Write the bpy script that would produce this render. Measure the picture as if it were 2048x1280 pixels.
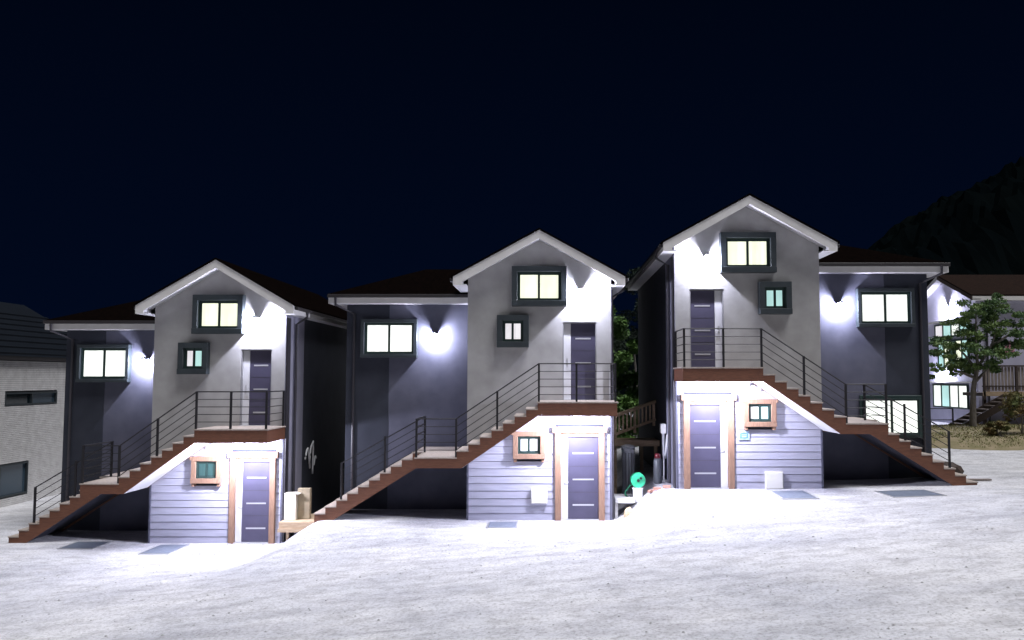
import bpy, bmesh, math, random
from mathutils import Vector, Matrix, noise
random.seed(7)
for o in list(bpy.data.objects): bpy.data.objects.remove(o)
S = bpy.context.scene
COL = S.collection
R = math.radians

# ------------------------------------------------------------------ camera
CAM_Z = 3.80
cd = bpy.data.cameras.new('camera'); cam = bpy.data.objects.new('camera', cd); COL.objects.link(cam)
cd.sensor_width = 36.0; cd.lens = 36.0 * 1700 / 2048
cd.shift_x = -76 / 2048
cd.clip_start = 0.1; cd.clip_end = 2000
cam.location = (0, 0, CAM_Z); cam.rotation_euler = (R(90) + math.atan(115 / 1700), 0, 0)
S.camera = cam

# ------------------------------------------------------------------ night sky
w = bpy.data.worlds.new('World'); S.world = w; w.use_nodes = True
nt = w.node_tree; nt.nodes.clear()
out = nt.nodes.new('ShaderNodeOutputWorld'); bg = nt.nodes.new('ShaderNodeBackground')
tc = nt.nodes.new('ShaderNodeTexCoord'); sx = nt.nodes.new('ShaderNodeSeparateXYZ'); rp = nt.nodes.new('ShaderNodeValToRGB')
nt.links.new(tc.outputs['Generated'], sx.inputs[0]); nt.links.new(sx.outputs['Z'], rp.inputs[0])
rp.color_ramp.elements[0].position = 0.0; rp.color_ramp.elements[0].color = (0.0007, 0.0030, 0.0125, 1)
rp.color_ramp.elements[1].position = 0.55; rp.color_ramp.elements[1].color = (0.0002, 0.0011, 0.0042, 1)
nt.links.new(rp.outputs[0], bg.inputs[0]); bg.inputs[1].default_value = 1.0
nt.links.new(bg.outputs[0], out.inputs[0])

# ------------------------------------------------------------------ soft night fill added without a visible source, high above and behind the camera
sd = bpy.data.lights.new('fill_sun', 'SUN'); fill_sun = bpy.data.objects.new('fill_sun', sd); COL.objects.link(fill_sun)
sd.energy = 3.4; sd.angle = R(32); sd.color = (0.97, 0.97, 1.0)
fill_sun.rotation_euler = (R(15), R(17), 0); fill_sun.location = (0, 0, 40)

S.view_settings.view_transform = 'Standard'; S.view_settings.look = 'None'
S.view_settings.exposure = 0.0; S.view_settings.gamma = 1.0

LAMP_COL = (0.79, 0.80, 1.0)
P_WALL, P_WING, P_CEIL = 340.0, 280.0, 720.0

# ------------------------------------------------------------------ materials
MATS = {}
def mat(name, col, rough=0.7, col2=None, scale=6.0, stretch=(1, 1, 1), bump=0.0, bscale=60.0, metal=0.0, emit=None, estr=0.0, spec=0.5, lo=0.35, hi=0.65, detail=6):
    m = bpy.data.materials.new(name); m.use_nodes = True
    n, l = m.node_tree.nodes, m.node_tree.links
    b = n['Principled BSDF']; b.inputs['Base Color'].default_value = (*col, 1)
    b.inputs['Roughness'].default_value = rough; b.inputs['Metallic'].default_value = metal
    b.inputs['Specular IOR Level'].default_value = spec
    t = n.new('ShaderNodeTexCoord'); mp = n.new('ShaderNodeMapping'); mp.inputs['Scale'].default_value = stretch
    l.new(t.outputs['Object'], mp.inputs[0])
    if col2:
        nz = n.new('ShaderNodeTexNoise'); nz.inputs['Scale'].default_value = scale; nz.inputs['Detail'].default_value = detail
        cr = n.new('ShaderNodeValToRGB'); cr.color_ramp.elements[0].position = lo; cr.color_ramp.elements[1].position = hi
        cr.color_ramp.elements[0].color = (*col, 1); cr.color_ramp.elements[1].color = (*col2, 1)
        l.new(mp.outputs[0], nz.inputs[0]); l.new(nz.outputs[0], cr.inputs[0]); l.new(cr.outputs[0], b.inputs['Base Color'])
    if bump:
        nb = n.new('ShaderNodeTexNoise'); nb.inputs['Scale'].default_value = bscale; nb.inputs['Detail'].default_value = 4
        bp = n.new('ShaderNodeBump'); bp.inputs['Strength'].default_value = bump; bp.inputs['Distance'].default_value = 0.02
        l.new(mp.outputs[0], nb.inputs[0]); l.new(nb.outputs[0], bp.inputs['Height']); l.new(bp.outputs[0], b.inputs['Normal'])
    if emit and name.startswith('pane'):
        mq = n.new('ShaderNodeMapping'); mq.inputs['Scale'].default_value = (9, 9, 0.5); nq = n.new('ShaderNodeTexNoise'); nq.inputs['Scale'].default_value = 1.0; nq.inputs['Detail'].default_value = 3
        mr = n.new('ShaderNodeMapRange'); mr.inputs[1].default_value = 0.3; mr.inputs[2].default_value = 0.7; mr.inputs[3].default_value = estr * 0.72; mr.inputs[4].default_value = estr * 1.12
        l.new(t.outputs['Object'], mq.inputs[0]); l.new(mq.outputs[0], nq.inputs[0]); l.new(nq.outputs[0], mr.inputs[0]); l.new(mr.outputs[0], b.inputs['Emission Strength'])
    if emit:
        b.inputs['Emission Color'].default_value = (*emit, 1); b.inputs['Emission Strength'].default_value = estr
    MATS[name] = m
    return m
mat('stucco', (0.33, 0.325, 0.32), 0.85, (0.39, 0.385, 0.38), 2.5, bump=0.35, bscale=90)
mat('trim', (0.64, 0.625, 0.605), 0.6, (0.71, 0.695, 0.675), 3.0)
mat('charcoal', (0.017, 0.021, 0.034), 0.8, (0.026, 0.030, 0.045), 2.0, bump=0.3, bscale=80)
mat('slate_grey', (0.072, 0.075, 0.108), 0.8, (0.10, 0.103, 0.142), 1.6, bump=0.3, bscale=80)
mat('side_grey', (0.22, 0.22, 0.29), 0.8, (0.26, 0.26, 0.33), 1.6, bump=0.3, bscale=80)
mat('siding', (0.34, 0.34, 0.42), 0.6, (0.41, 0.41, 0.495), 5, stretch=(0.4, 1, 6), bump=0.15, bscale=40)
mat('roof', (0.0022, 0.0016, 0.0016), 0.95, (0.0045, 0.0028, 0.0024), 9, bump=0.6, bscale=30, spec=0.0)
mat('gutter', (0.025, 0.022, 0.024), 0.45)
mat('pipe', (0.035, 0.033, 0.04), 0.4)
mat('window_dark', (0.022, 0.030, 0.036), 0.5, (0.030, 0.040, 0.046), 4)
mat('sash_green', (0.018, 0.040, 0.036), 0.4)
mat('pane_warm', (0.6, 0.62, 0.5), 0.12, emit=(0.95, 1.0, 0.76), estr=1.08)
mat('pane_cool', (0.6, 0.62, 0.6), 0.12, emit=(0.95, 1.0, 0.93), estr=1.15)
mat('pane_teal', (0.3, 0.5, 0.5), 0.12, emit=(0.62, 0.98, 0.92), estr=0.75)
mat('pane_pale', (0.5, 0.5, 0.5), 0.12, emit=(0.97, 0.93, 0.97), estr=0.85)
mat('pane_dim', (0.02, 0.05, 0.05), 0.08, emit=(0.25, 0.42, 0.38), estr=0.22)
mat('pane_black', (0.008, 0.02, 0.026), 0.06)
mat('pane_reflection', (0.05, 0.08, 0.11), 0.15)  # paler blue glass, reflected light put into its base colour
mat('door_leaf', (0.045, 0.041, 0.075), 0.55, (0.055, 0.05, 0.088), 3, bump=0.05, bscale=60)
mat('door_white', (0.55, 0.55, 0.57), 0.5, (0.6, 0.6, 0.62), 4)
mat('steel', (0.55, 0.55, 0.56), 0.35, metal=0.6)
mat('frame_wood', (0.20, 0.115, 0.075), 0.6, (0.27, 0.16, 0.105), 8, stretch=(6, 6, 0.7), bump=0.3, bscale=20)
mat('stair_wood', (0.115, 0.042, 0.022), 0.6, (0.165, 0.064, 0.032), 7, stretch=(0.8, 4, 5), bump=0.25, bscale=18)
mat('tread', (0.30, 0.25, 0.215), 0.7, (0.38, 0.325, 0.28), 8, stretch=(3, 0.8, 3), bump=0.2, bscale=30)
mat('white_soffit', (0.55, 0.55, 0.57), 0.7, (0.6, 0.6, 0.62), 2)
mat('rail', (0.016, 0.015, 0.018), 0.45, metal=0.3)
mat('lamp_shell', (0.30, 0.30, 0.31), 0.4, metal=0.5)
mat('lamp_glass', (0.9, 0.9, 0.9), 0.4, emit=LAMP_COL, estr=14)
mat('brick', (0.60, 0.585, 0.58), 0.8, (0.76, 0.75, 0.745), 3.5, bump=0.3, bscale=70, lo=0.3, hi=0.7)
mat('mortar', (0.20, 0.195, 0.20), 0.9)
mat('metal_roof', (0.003, 0.005, 0.009), 0.6, (0.005, 0.008, 0.013), 6, spec=0.2)
mat('deck_wood', (0.36, 0.26, 0.165), 0.7, (0.46, 0.35, 0.24), 6, stretch=(1, 6, 6), bump=0.25, bscale=18)
mat('old_wood', (0.20, 0.165, 0.15), 0.75, (0.30, 0.255, 0.235), 6, stretch=(6, 6, 0.7), bump=0.3, bscale=18)
mat('dark_wood', (0.035, 0.022, 0.018), 0.7, (0.05, 0.032, 0.025), 6)
mat('cream_paint', (0.62, 0.60, 0.52), 0.5, (0.68, 0.66, 0.58), 5)
mat('box_panel', (0.80, 0.79, 0.74), 0.5)
mat('card', (0.22, 0.18, 0.12), 0.8, (0.28, 0.23, 0.15), 6)
mat('green_plastic', (0.03, 0.42, 0.20), 0.35, (0.04, 0.5, 0.26), 6)
mat('hose_green', (0.02, 0.22, 0.11), 0.4)
mat('white_plastic', (0.74, 0.73, 0.70), 0.4, (0.8, 0.79, 0.77), 6)
mat('grey_plastic', (0.24, 0.25, 0.27), 0.45, (0.30, 0.31, 0.33), 4)
mat('cylinder_grey', (0.07, 0.075, 0.085), 0.4)
mat('red_paint', (0.10, 0.008, 0.012), 0.4)
mat('cable', (0.62, 0.63, 0.65), 0.5)
mat('rubble', (0.42, 0.33, 0.20), 0.85, (0.55, 0.45, 0.30), 8, bump=0.5, bscale=20)
mat('brick_red', (0.40, 0.20, 0.15), 0.85, (0.5, 0.28, 0.22), 8, bump=0.3)
mat('slab', (0.55, 0.55, 0.55), 0.8, (0.65, 0.65, 0.65), 5, bump=0.3)
mat('cover_steel', (0.17, 0.20, 0.26), 0.45, (0.22, 0.255, 0.32), 12, metal=0.25)
mat('gravel', (0.28, 0.28, 0.29), 0.9, (0.5, 0.5, 0.5), 30, lo=0.3, hi=0.7)
mat('plate_blue', (0.10, 0.22, 0.45), 0.4)
mat('plate_pale', (0.45, 0.60, 0.80), 0.4)
mat('lavender_wall', (0.50, 0.49, 0.62), 0.8, (0.55, 0.54, 0.67), 2, bump=0.2)
mat('brown_roof', (0.010, 0.005, 0.0035), 0.9, (0.018, 0.009, 0.006), 8, bump=0.4, spec=0.1)
mat('pink_cloth', (0.62, 0.25, 0.33), 0.8)
mat('bark', (0.13, 0.115, 0.10), 0.9, (0.21, 0.19, 0.17), 9, stretch=(3, 3, 0.7), bump=0.6, bscale=12)
mat('pine_leaf', (0.055, 0.12, 0.04), 0.7, (0.13, 0.20, 0.05), 1.2, lo=0.4, hi=0.6)
mat('bush_leaf', (0.05, 0.12, 0.02), 0.6, (0.09, 0.18, 0.03), 1.5, lo=0.4, hi=0.6)
mat('dark_leaf', (0.012, 0.026, 0.016), 0.8, (0.02, 0.04, 0.02), 1.5)
mat('dry_leaf', (0.15, 0.10, 0.035), 0.8, (0.11, 0.135, 0.04), 1.5, lo=0.4, hi=0.6)
mat('grass', (0.22, 0.19, 0.09), 0.9, (0.15, 0.175, 0.05), 2.0, lo=0.4, hi=0.6)
mat('soil', (0.17, 0.15, 0.075), 0.95, (0.26, 0.21, 0.13), 2.5, bump=0.5, bscale=10)
mat('hill', (0.0012, 0.0022, 0.0028), 0.95, (0.002, 0.0032, 0.0034), 0.08, spec=0.0)

def ground_mat():
    m = bpy.data.materials.new('pale_concrete'); m.use_nodes = True
    n, l = m.node_tree.nodes, m.node_tree.links; b = n['Principled BSDF']; b.inputs['Roughness'].default_value = 0.9
    b.inputs['Specular IOR Level'].default_value = 0.25
    t = n.new('ShaderNodeTexCoord')
    def nz(sc, st, rot=0, det=8, dist=0.0):
        mp = n.new('ShaderNodeMapping'); mp.inputs['Scale'].default_value = st; mp.inputs['Rotation'].default_value = (0, 0, R(rot))
        x = n.new('ShaderNodeTexNoise'); x.inputs['Scale'].default_value = sc; x.inputs['Detail'].default_value = det; x.inputs['Roughness'].default_value = 0.65
        x.inputs['Distortion'].default_value = dist
        l.new(t.outputs['Object'], mp.inputs[0]); l.new(mp.outputs[0], x.inputs[0]); return x
    def ramp(src, p0, c0, p1, c1):
        r = n.new('ShaderNodeValToRGB'); r.color_ramp.elements[0].position = p0; r.color_ramp.elements[1].position = p1
        r.color_ramp.elements[0].color = (*c0, 1); r.color_ramp.elements[1].color = (*c1, 1); l.new(src.outputs[0], r.inputs[0]); return r
    def mul(a, bb, f=1.0):
        x = n.new('ShaderNodeMix'); x.data_type = 'RGBA'; x.blend_type = 'MULTIPLY'; x.inputs[0].default_value = f
        l.new(a.outputs[0] if a.bl_idname != 'ShaderNodeMix' else a.outputs[2], x.inputs[6]); l.new(bb.outputs[0], x.inputs[7]); return x
    big = ramp(nz(0.22, (1, 1, 1), 0, 5, 0.3), 0.38, (0.56, 0.565, 0.60), 0.62, (0.71, 0.705, 0.72))
    streak = ramp(nz(0.8, (0.35, 1.6, 1), 14, 12, 0.25), 0.34, (0.80, 0.80, 0.82), 0.58, (1, 1, 1))
    tyre = ramp(nz(0.35, (0.22, 2.4, 1), 9, 6, 0.15), 0.30, (0.78, 0.78, 0.80), 0.42, (1, 1, 1))
    patch = ramp(nz(2.6, (0.8, 1.2, 1), -8, 12, 0.2), 0.36, (0.76, 0.755, 0.75), 0.55, (1, 1, 1))
    grit = ramp(nz(18, (1, 1, 1), 0, 8), 0.36, (0.62, 0.61, 0.60), 0.52, (1, 1, 1))
    spots = ramp(nz(7, (1, 1, 1), 0, 3), 0.27, (0.45, 0.43, 0.40), 0.33, (1, 1, 1))
    c = mul(mul(mul(mul(mul(big, streak), tyre), patch), grit, 0.85), spots, 0.8)
    l.new(c.outputs[2], b.inputs['Base Color'])
    bp = n.new('ShaderNodeBump'); bp.inputs['Strength'].default_value = 0.5; bp.inputs['Distance'].default_value = 0.03
    l.new(nz(14, (1, 1, 1), 0, 8).outputs[0], bp.inputs['Height']); l.new(bp.outputs[0], b.inputs['Normal'])
    MATS['ground'] = m
ground_mat()

# ------------------------------------------------------------------ mesh helpers
class MB:
    """collects shapes; X(x) maps the local x (width factor and mirroring)"""
    def __init__(s, k=1.0): s.v = []; s.f = []; s.k = k
    def box(s, x0, x1, y0, y1, z0, z1):
        x0, x1 = sorted((x0 * s.k, x1 * s.k)); b = len(s.v)
        s.v += [(x, y, z) for z in (z0, z1) for y in (y0, y1) for x in (x0, x1)]
        s.f += [tuple(b + i for i in q) for q in ((0, 2, 3, 1), (4, 5, 7, 6), (0, 1, 5, 4), (2, 6, 7, 3), (0, 4, 6, 2), (1, 3, 7, 5))]
        return s
    def prism(s, poly, axis, a, c):
        """poly of 2-tuples: axis 'y' -> (x,z), axis 'x' -> (y,z), axis 'z' -> (x,y)"""
        b = len(s.v); n = len(poly)
        for t in (a, c):
            for p, q in poly:
                if axis == 'y': s.v.append((p * s.k, t, q))
                elif axis == 'x': s.v.append((t * s.k, p, q))
                else: s.v.append((p * s.k, q, t))
        s.f.append(tuple(range(b, b + n))); s.f.append(tuple(range(b + 2 * n - 1, b + n - 1, -1)))
        for i in range(n):
            j = (i + 1) % n; s.f.append((b + i, b + j, b + n + j, b + n + i))
        return s
    def poly(s, pts):
        b = len(s.v); s.v += [(x * s.k, y, z) for x, y, z in pts]; s.f.append(tuple(range(b, b + len(pts)))); return s
    def tube(s, pts, r, seg=8, taper=None, square=False):
        pts = [Vector((p[0] * s.k, p[1], p[2])) for p in pts]; n = len(pts); b = len(s.v)
        if square: seg = 4
        for i, p in enumerate(pts):
            d = (pts[min(i + 1, n - 1)] - pts[max(i - 1, 0)]).normalized()
            up = Vector((0, 0, 1)) if abs(d.z) < 0.95 else Vector((0, 1, 0))
            u = d.cross(up).normalized(); vv = u.cross(d).normalized()
            rr = (r if taper is None else r * (1 - i / (n - 1)) + taper * i / (n - 1)) * (1.4142 if square else 1)
            for j in range(seg):
                a = 2 * math.pi * (j + (0.5 if square else 0)) / seg
                s.v.append(tuple(p + u * math.cos(a) * rr + vv * math.sin(a) * rr))
        for i in range(n - 1):
            for j in range(seg):
                k2 = (j + 1) % seg
                s.f.append((b + i * seg + j, b + i * seg + k2, b + (i + 1) * seg + k2, b + (i + 1) * seg + j))
        s.f.append(tuple(range(b + seg - 1, b - 1, -1))); s.f.append(tuple(range(b + (n - 1) * seg, b + n * seg)))
        return s
    def lathe(s, prof, cx, cy, seg=20):
        b = len(s.v); n = len(prof)
        for r, z in prof:
            for j in range(seg):
                a = 2 * math.pi * j / seg; s.v.append((cx * s.k + r * math.cos(a), cy + r * math.sin(a), z))
        for i in range(n - 1):
            for j in range(seg):
                k2 = (j + 1) % seg; s.f.append((b + i * seg + j, b + i * seg + k2, b + (i + 1) * seg + k2, b + (i + 1) * seg + j))
        s.f.append(tuple(range(b + seg - 1, b - 1, -1))); s.f.append(tuple(range(b + (n - 1) * seg, b + n * seg)))
        return s
    def build(s, name, m, parent=None, smooth=False, bevel=0.0, recalc=True):
        me = bpy.data.meshes.new(name); me.from_pydata(s.v, [], s.f)
        bm = bmesh.new(); bm.from_mesh(me)
        if recalc: bmesh.ops.recalc_face_normals(bm, faces=bm.faces)
        if bevel: bmesh.ops.bevel(bm, geom=bm.edges[:], offset=bevel, segments=1, affect='EDGES', clamp_overlap=True)
        bm.to_mesh(me); bm.free()
        if smooth:
            for p in me.polygons: p.use_smooth = True
        me.materials.append(MATS[m])
        o = bpy.data.objects.new(name, me); COL.objects.link(o)
        if parent: o.parent = parent
        return o
def tag(o, label, cat, group=None):
    o['label'] = label; o['category'] = cat
    if group: o['group'] = group
    return o
def root(name, loc, label, cat, group=None):
    o = bpy.data.objects.new(name, None); COL.objects.link(o); o.location = loc; o.empty_display_size = 0.3
    return tag(o, label, cat, group)
def sm(a, b, x):
    t = max(0.0, min(1.0, (x - a) / (b - a))); return t * t * (3 - 2 * t)

# ------------------------------------------------------------------ ground
Z1, Z3 = -0.72, 0.87
def gz(x, y):
    n = Z1 + (0 - Z1) * sm(-7.35, -6.05, x) + Z3 * sm(1.70, 3.10, x) + 0.10 * sm(8, 12, x)
    lin = max(-1.1, min(1.2, 0.085 * x + 0.22))
    wgt = sm(17.8, 22.2, y)
    z = lin * (1 - wgt) + n * wgt
    z += 0.55 * sm(28, 38, y) * sm(9, 15, x)
    z += 0.03 * noise.noise(Vector((x * 0.25, y * 0.25, 0))) * (1 - wgt)
    return z
def axis(a, b, st, lo, hi, cst):
    l = []; x = lo
    while x < a - 1e-6: l.append(x); x += cst
    x = a
    while x <= b + 1e-6: l.append(x); x += st
    x = b + cst
    while x <= hi: l.append(x); x += cst
    return l
gx = axis(-22, 26, 0.2, -422, 426, 40); gy = axis(2, 46, 0.4, -78, 466, 20)
mb = MB(); nx = len(gx)
mb.v = [(x, y, gz(x, y)) for y in gy for x in gx]
mb.f = [(j * nx + i, j * nx + i + 1, (j + 1) * nx + i + 1, (j + 1) * nx + i) for j in range(len(gy) - 1) for i in range(nx - 1)]
g = mb.build('ground', 'ground', smooth=True, recalc=False); g['kind'] = 'structure'

# hill behind, wooded silhouette
def hz(x, y):
    u = x / 140.0
    pts = [(-1.2, 0), (0.0, 0.02), (0.12, 0.07), (0.25, 0.13), (0.353, 0.155), (0.388, 0.163), (0.418, 0.185), (0.447, 0.209), (0.482, 0.226), (0.523, 0.244), (0.558, 0.262), (0.8, 0.36), (1.3, 0.45), (2.2, 0.3)]
    v = 0.3
    for (a, c), (d, e) in zip(pts, pts[1:]):
        if a <= u <= d: v = c + (e - c) * (u - a) / (d - a)
    h = v * 140 + 3.0
    r = sm(72, 140, y) if y < 140 else 1 - sm(140, 260, y) * 0.7
    lump = 2.0 * noise.noise(Vector((x * 0.22, y * 0.22, 3))) + 1.6 * noise.noise(Vector((x * 0.5, y * 0.6, 9))) + 0.7 * noise.noise(Vector((x * 1.1, y * 1.3, 1)))
    return h * r + lump * min(1, r * 3) - 0.8
hx = [-40 + 2.0 * i for i in range(36)] + [32 + 1.0 * i for i in range(75)] + [107 + 8 * i for i in range(26)]
hy = [72 + 4 * i for i in range(13)] + [124 + 1.5 * i for i in range(16)] + [148 + 12 * i for i in range(10)]
mb = MB(); n2 = len(hx)
mb.v = [(x, y, hz(x, y)) for y in hy for x in hx]
mb.f = [(j * n2 + i, j * n2 + i + 1, (j + 1) * n2 + i + 1, (j + 1) * n2 + i) for j in range(len(hy) - 1) for i in range(n2 - 1)]
h = mb.build('hill', 'hill', recalc=False); h['kind'] = 'structure'

# ------------------------------------------------------------------ house parts
HW, D = 1.94, 9.6           # half width of the gabled block, depth
EZ, AZ = 6.487, 7.55         # soffit height at the eave, wall apex
SB = 1.9                    # how far the wing stands back
WX = -5.66                  # wing outer corner
SLOPE = 0.548

def window(parent, K, x0, x1, z0, z1, y, proj, fw, panes, side=1, sill=True, label=None, sash='sash_green', box='window_dark', lintel_horn=0.0):
    m = MB(K); yb = y
    m.box(x0, x1, yb - proj, yb, z1 - fw, z1); m.box(x0, x1, yb - proj - (0.03 if sill else 0), yb, z0, z0 + fw)
    m.box(x0, x0 + fw, yb - proj, yb, z0 + fw, z1 - fw); m.box(x1 - fw, x1, yb - proj, yb, z0 + fw, z1 - fw)
    if lintel_horn:
        hh = lintel_horn
        m.box(x0 - hh, x0, yb - proj - 0.012, yb, z1 - fw * 0.75, z1 - 0.006); m.box(x1, x1 + hh, yb - proj - 0.012, yb, z1 - fw * 0.75, z1 - 0.006)
        m.box(x0 + 0.02, x0 + 0.10, yb - proj + 0.01, yb, z0 - 0.09, z0); m.box(x1 - 0.10, x1 - 0.02, yb - proj + 0.01, yb, z0 - 0.09, z0)
    o = m.build('window', box, parent, bevel=0.006)
    ix0, ix1, iz0, iz1 = x0 + fw, x1 - fw, z0 + fw, z1 - fw
    f = 0.035
    m = MB(K); ya, yc = yb - 0.11, yb - 0.012
    m.box(ix0, ix1, ya, yc, iz1 - f, iz1); m.box(ix0, ix1, ya, yc, iz0, iz0 + f)
    m.box(ix0, ix0 + f, ya, yc, iz0 + f, iz1 - f); m.box(ix1 - f, ix1, ya, yc, iz0 + f, iz1 - f)
    m.build('frame', sash, o)
    ax0, ax1, az0, az1 = ix0 + f, ix1 - f, iz0 + f, iz1 - f
    n = len(panes); wd = (ax1 - ax0) / n; sf = 0.04
    for i, pm in enumerate(panes):
        px0, px1 = ax0 + i * wd, ax0 + (i + 1) * wd
        yo = yb - 0.085 if i % 2 == 0 else yb - 0.055
        if i % 2: px0 -= 0.02
        m = MB(K); m.box(px0, px1, yo, yo + 0.028, az1 - sf, az1); m.box(px0, px1, yo, yo + 0.028, az0, az0 + sf)
        m.box(px0, px0 + sf, yo, yo + 0.028, az0 + sf, az1 - sf); m.box(px1 - sf, px1, yo, yo + 0.028, az0 + sf, az1 - sf)
        m.build('sash', sash, o)
        MB(K).box(px0 + sf, px1 - sf, yo + 0.010, yo + 0.018, az0 + sf, az1 - sf).build('pane', pm, o)
    if label: o['label'] = label
    return o

def door(parent, K, x0, x1, z0, z1, y, wide_side):
    """leaf with a pale fixed panel on the hinge side, metal strips and a lever"""
    xs = x0 + wide_side
    leaf = MB(K).box(xs, x1, y, y + 0.045, z0, z1).build('door', 'door_leaf', parent, bevel=0.004)
    MB(K).box(x0, xs - 0.006, y - 0.012, y + 0.045, z0, z1).build('side_panel', 'door_white', leaf, bevel=0.004)
    H = z1 - z0
    for fr in (0.20, 0.52, 0.83):
        MB(K).box(xs + 0.12, x1 - 0.12, y - 0.008, y + 0.001, z0 + H * (1 - fr) - 0.02, z0 + H * (1 - fr) + 0.02).build('metal_strip', 'steel', leaf)
    for fr in (0.36, 0.675):
        MB(K).box(xs + 0.03, x1 - 0.03, y - 0.003, y + 0.001, z0 + H * (1 - fr) - 0.004, z0 + H * (1 - fr) + 0.004).build('groove', 'gutter', leaf)
    hx0 = x0 + wide_side * 0.5
    hd = MB(K).box(hx0 - 0.02, hx0 + 0.02, y - 0.022, y - 0.012, z0 + 0.92, z0 + 1.12); hd.tube([(hx0, y - 0.05, z0 + 0.98), (hx0 + 0.10, y - 0.05, z0 + 0.98)], 0.01); hd.tube([(hx0, y - 0.015, z0 + 0.98), (hx0, y - 0.05, z0 + 0.98)], 0.01)
    hd.build('handle', 'steel', leaf)
    return leaf

def house(cx, y0, z0, K, label, opts):
    h = root('gabled_house', (cx, y0, z0), label, 'house', 'gabled houses in a row')
    s = 1 if K > 0 else -1
    DX0, DX1, DZ0, DZ1 = 0.63, 1.55, 3.20, 5.30      # upper door opening
    # ---- front wall, upper storey, with a true door opening
    m = MB(K)
    m.box(-HW, DX0, 0, 0.2, 2.86, DZ1); m.box(-HW, -HW + 0.2, 0.0101, 0.2, 1.72, 2.86); m.box(DX1, HW, 0, 0.2, 2.86, DZ1); m.box(DX0, DX1, 0, 0.2, 2.86, DZ0 - 0.003)
    m.prism([(-HW, DZ1), (HW, DZ1), (HW, EZ), (0, AZ), (-HW, EZ)], 'y', 0, 0.2)
    m.box(DX0 - 0.05, DX1 + 0.05, 0.2, 0.24, DZ0, DZ1)
    m.build('front_wall', 'stucco', h)
    MB(K).prism([(-HW, 2.86), (-HW, 1.72), (-HW + 0.10, 1.72), (-0.42, 2.80), (-0.36, 2.86)], 'y', 0.0, 0.01).build('stair_wall', 'stucco', h)
    # ---- side and back walls, lower backing
    m = MB(K)
    for sg in (-1, 1):
        m.box(sg * (HW - 0.2), sg * HW, 0.2, D, -0.5, EZ)
    m.prism([(-HW + 0.2, -0.5), (HW - 0.2, -0.5), (HW - 0.2, EZ), (0, AZ - 0.1), (-HW + 0.2, EZ)], 'y', D - 0.2, D)
    m.build('side_wall', 'charcoal', h)
    MB(K).box(-HW + 0.2, HW - 0.2, 0.055, 0.2, -0.5, 2.86).build('lower_wall', 'charcoal', h)
    MB(K).box(HW, HW + 0.012, 0.0, 1.75, -0.4, EZ - 0.01).build('side_panel', 'side_grey', h)
    # ---- clapboards, one by one, cut round door and window
    LX0, LX1, LZ1 = 0.42, 1.75, 2.42                   # lower door with frame
    WX0, WX1, WZ0, WZ1 = -0.70, 0.16, 1.63, 2.36       # lower window with frame
    pitch = 0.197; z = -0.22
    while z < 2.84:
        zt = min(z + pitch, 2.86); spans = [(-HW + 0.04, HW - 0.04)]
        def cut(sp, a, b): 
            r = []
            for p, q in sp:
                if q <= a or p >= b: r.append((p, q)); continue
                if p < a: r.append((p, a))
                if q > b: r.append((b, q))
            return r
        if z < LZ1 - 0.05: spans = cut(spans, LX0 + 0.02, LX1 - 0.02)
        if zt > WZ0 + 0.05 and z < WZ1 - 0.05: spans = cut(spans, WX0 + 0.02, WX1 - 0.02)
        for p, q in spans:
            if q - p < 0.03: continue
            MB(K).prism([(0.003, z + 0.007), (0.054, z + 0.007), (0.054, zt), (0.022, zt), (0.018, zt - 0.004)], 'x', p, q).build('siding_board', 'siding', h)
        z += pitch
    for xa, xb, zc in ((-HW, -HW + 0.05, 1.718), (HW - 0.05, HW, 2.858)): MB(K).box(xa, xb, -0.012, 0.199, -0.5, zc).build('corner_trim', 'slate_grey', h)
    # ---- lower door in its timber frame
    m = MB(K); m.box(LX0, LX0 + 0.16, -0.10, 0.05, -0.3, LZ1 - 0.10); m.box(LX1 - 0.16, LX1, -0.10, 0.05, -0.3, LZ1 - 0.10)
    m.box(LX0 - 0.07, LX1 + 0.07, -0.125, 0.05, LZ1 - 0.10, LZ1 + 0.06)
    m.box(LX0 + 0.16, LX1 - 0.16, -0.05, 0.05, LZ1 - 0.21, LZ1 - 0.10)
    m.build('door_frame', 'frame_wood', h, bevel=0.008)
    MB(K).box(LX0 + 0.16, LX1 - 0.16, -0.09, 0.05, -0.06, 0.03).build('threshold', 'steel', h)
    door(h, K, LX0 + 0.165, LX1 - 0.165, 0.032, LZ1 - 0.212, 0.004, 0.19)
    window(h, K, WX0, WX1, WZ0, WZ1, 0.05, 0.17, 0.13, opts['low'], sash='sash_green', box='frame_wood', lintel_horn=0.05)
    # ---- upper windows and door
    window(h, K, -0.74, 0.74, 5.72, 6.80, 0.0, 0.24, 0.15, opts['up'])
    window(h, K, -1.14, -0.28, 4.61, 5.48, 0.0, 0.22, 0.15, opts['small'])
    door(h, K, DX0 + 0.03, DX1 - 0.03, DZ0, DZ1 - 0.03, 0.13, 0.20)
    m = MB(K); m.box(DX0, DX0 + 0.03, 0.02, 0.199, DZ0, DZ1); m.box(DX1 - 0.03, DX1, 0.02, 0.199, DZ0, DZ1); m.box(DX0 + 0.03, DX1 - 0.03, 0.02, 0.199, DZ1 - 0.03, DZ1)
    m.build('door_frame', 'lamp_shell', h)
    # ---- wing
    WZT = 5.93
    m = MB(K); m.box(WX, -HW - 0.002, SB, D - 0.3, -0.6, WZT); m.build('wing_wall', 'slate_grey', h)
    m = MB(K); m.box(WX - 0.008, -4.42, SB - 0.012, SB + 0.6, -0.6, WZT - 0.004)
    m.box(WX - 0.012, WX, SB + 0.6, D - 0.3, -0.6, WZT - 0.004); m.build('corner_panel', 'charcoal', h)
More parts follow.
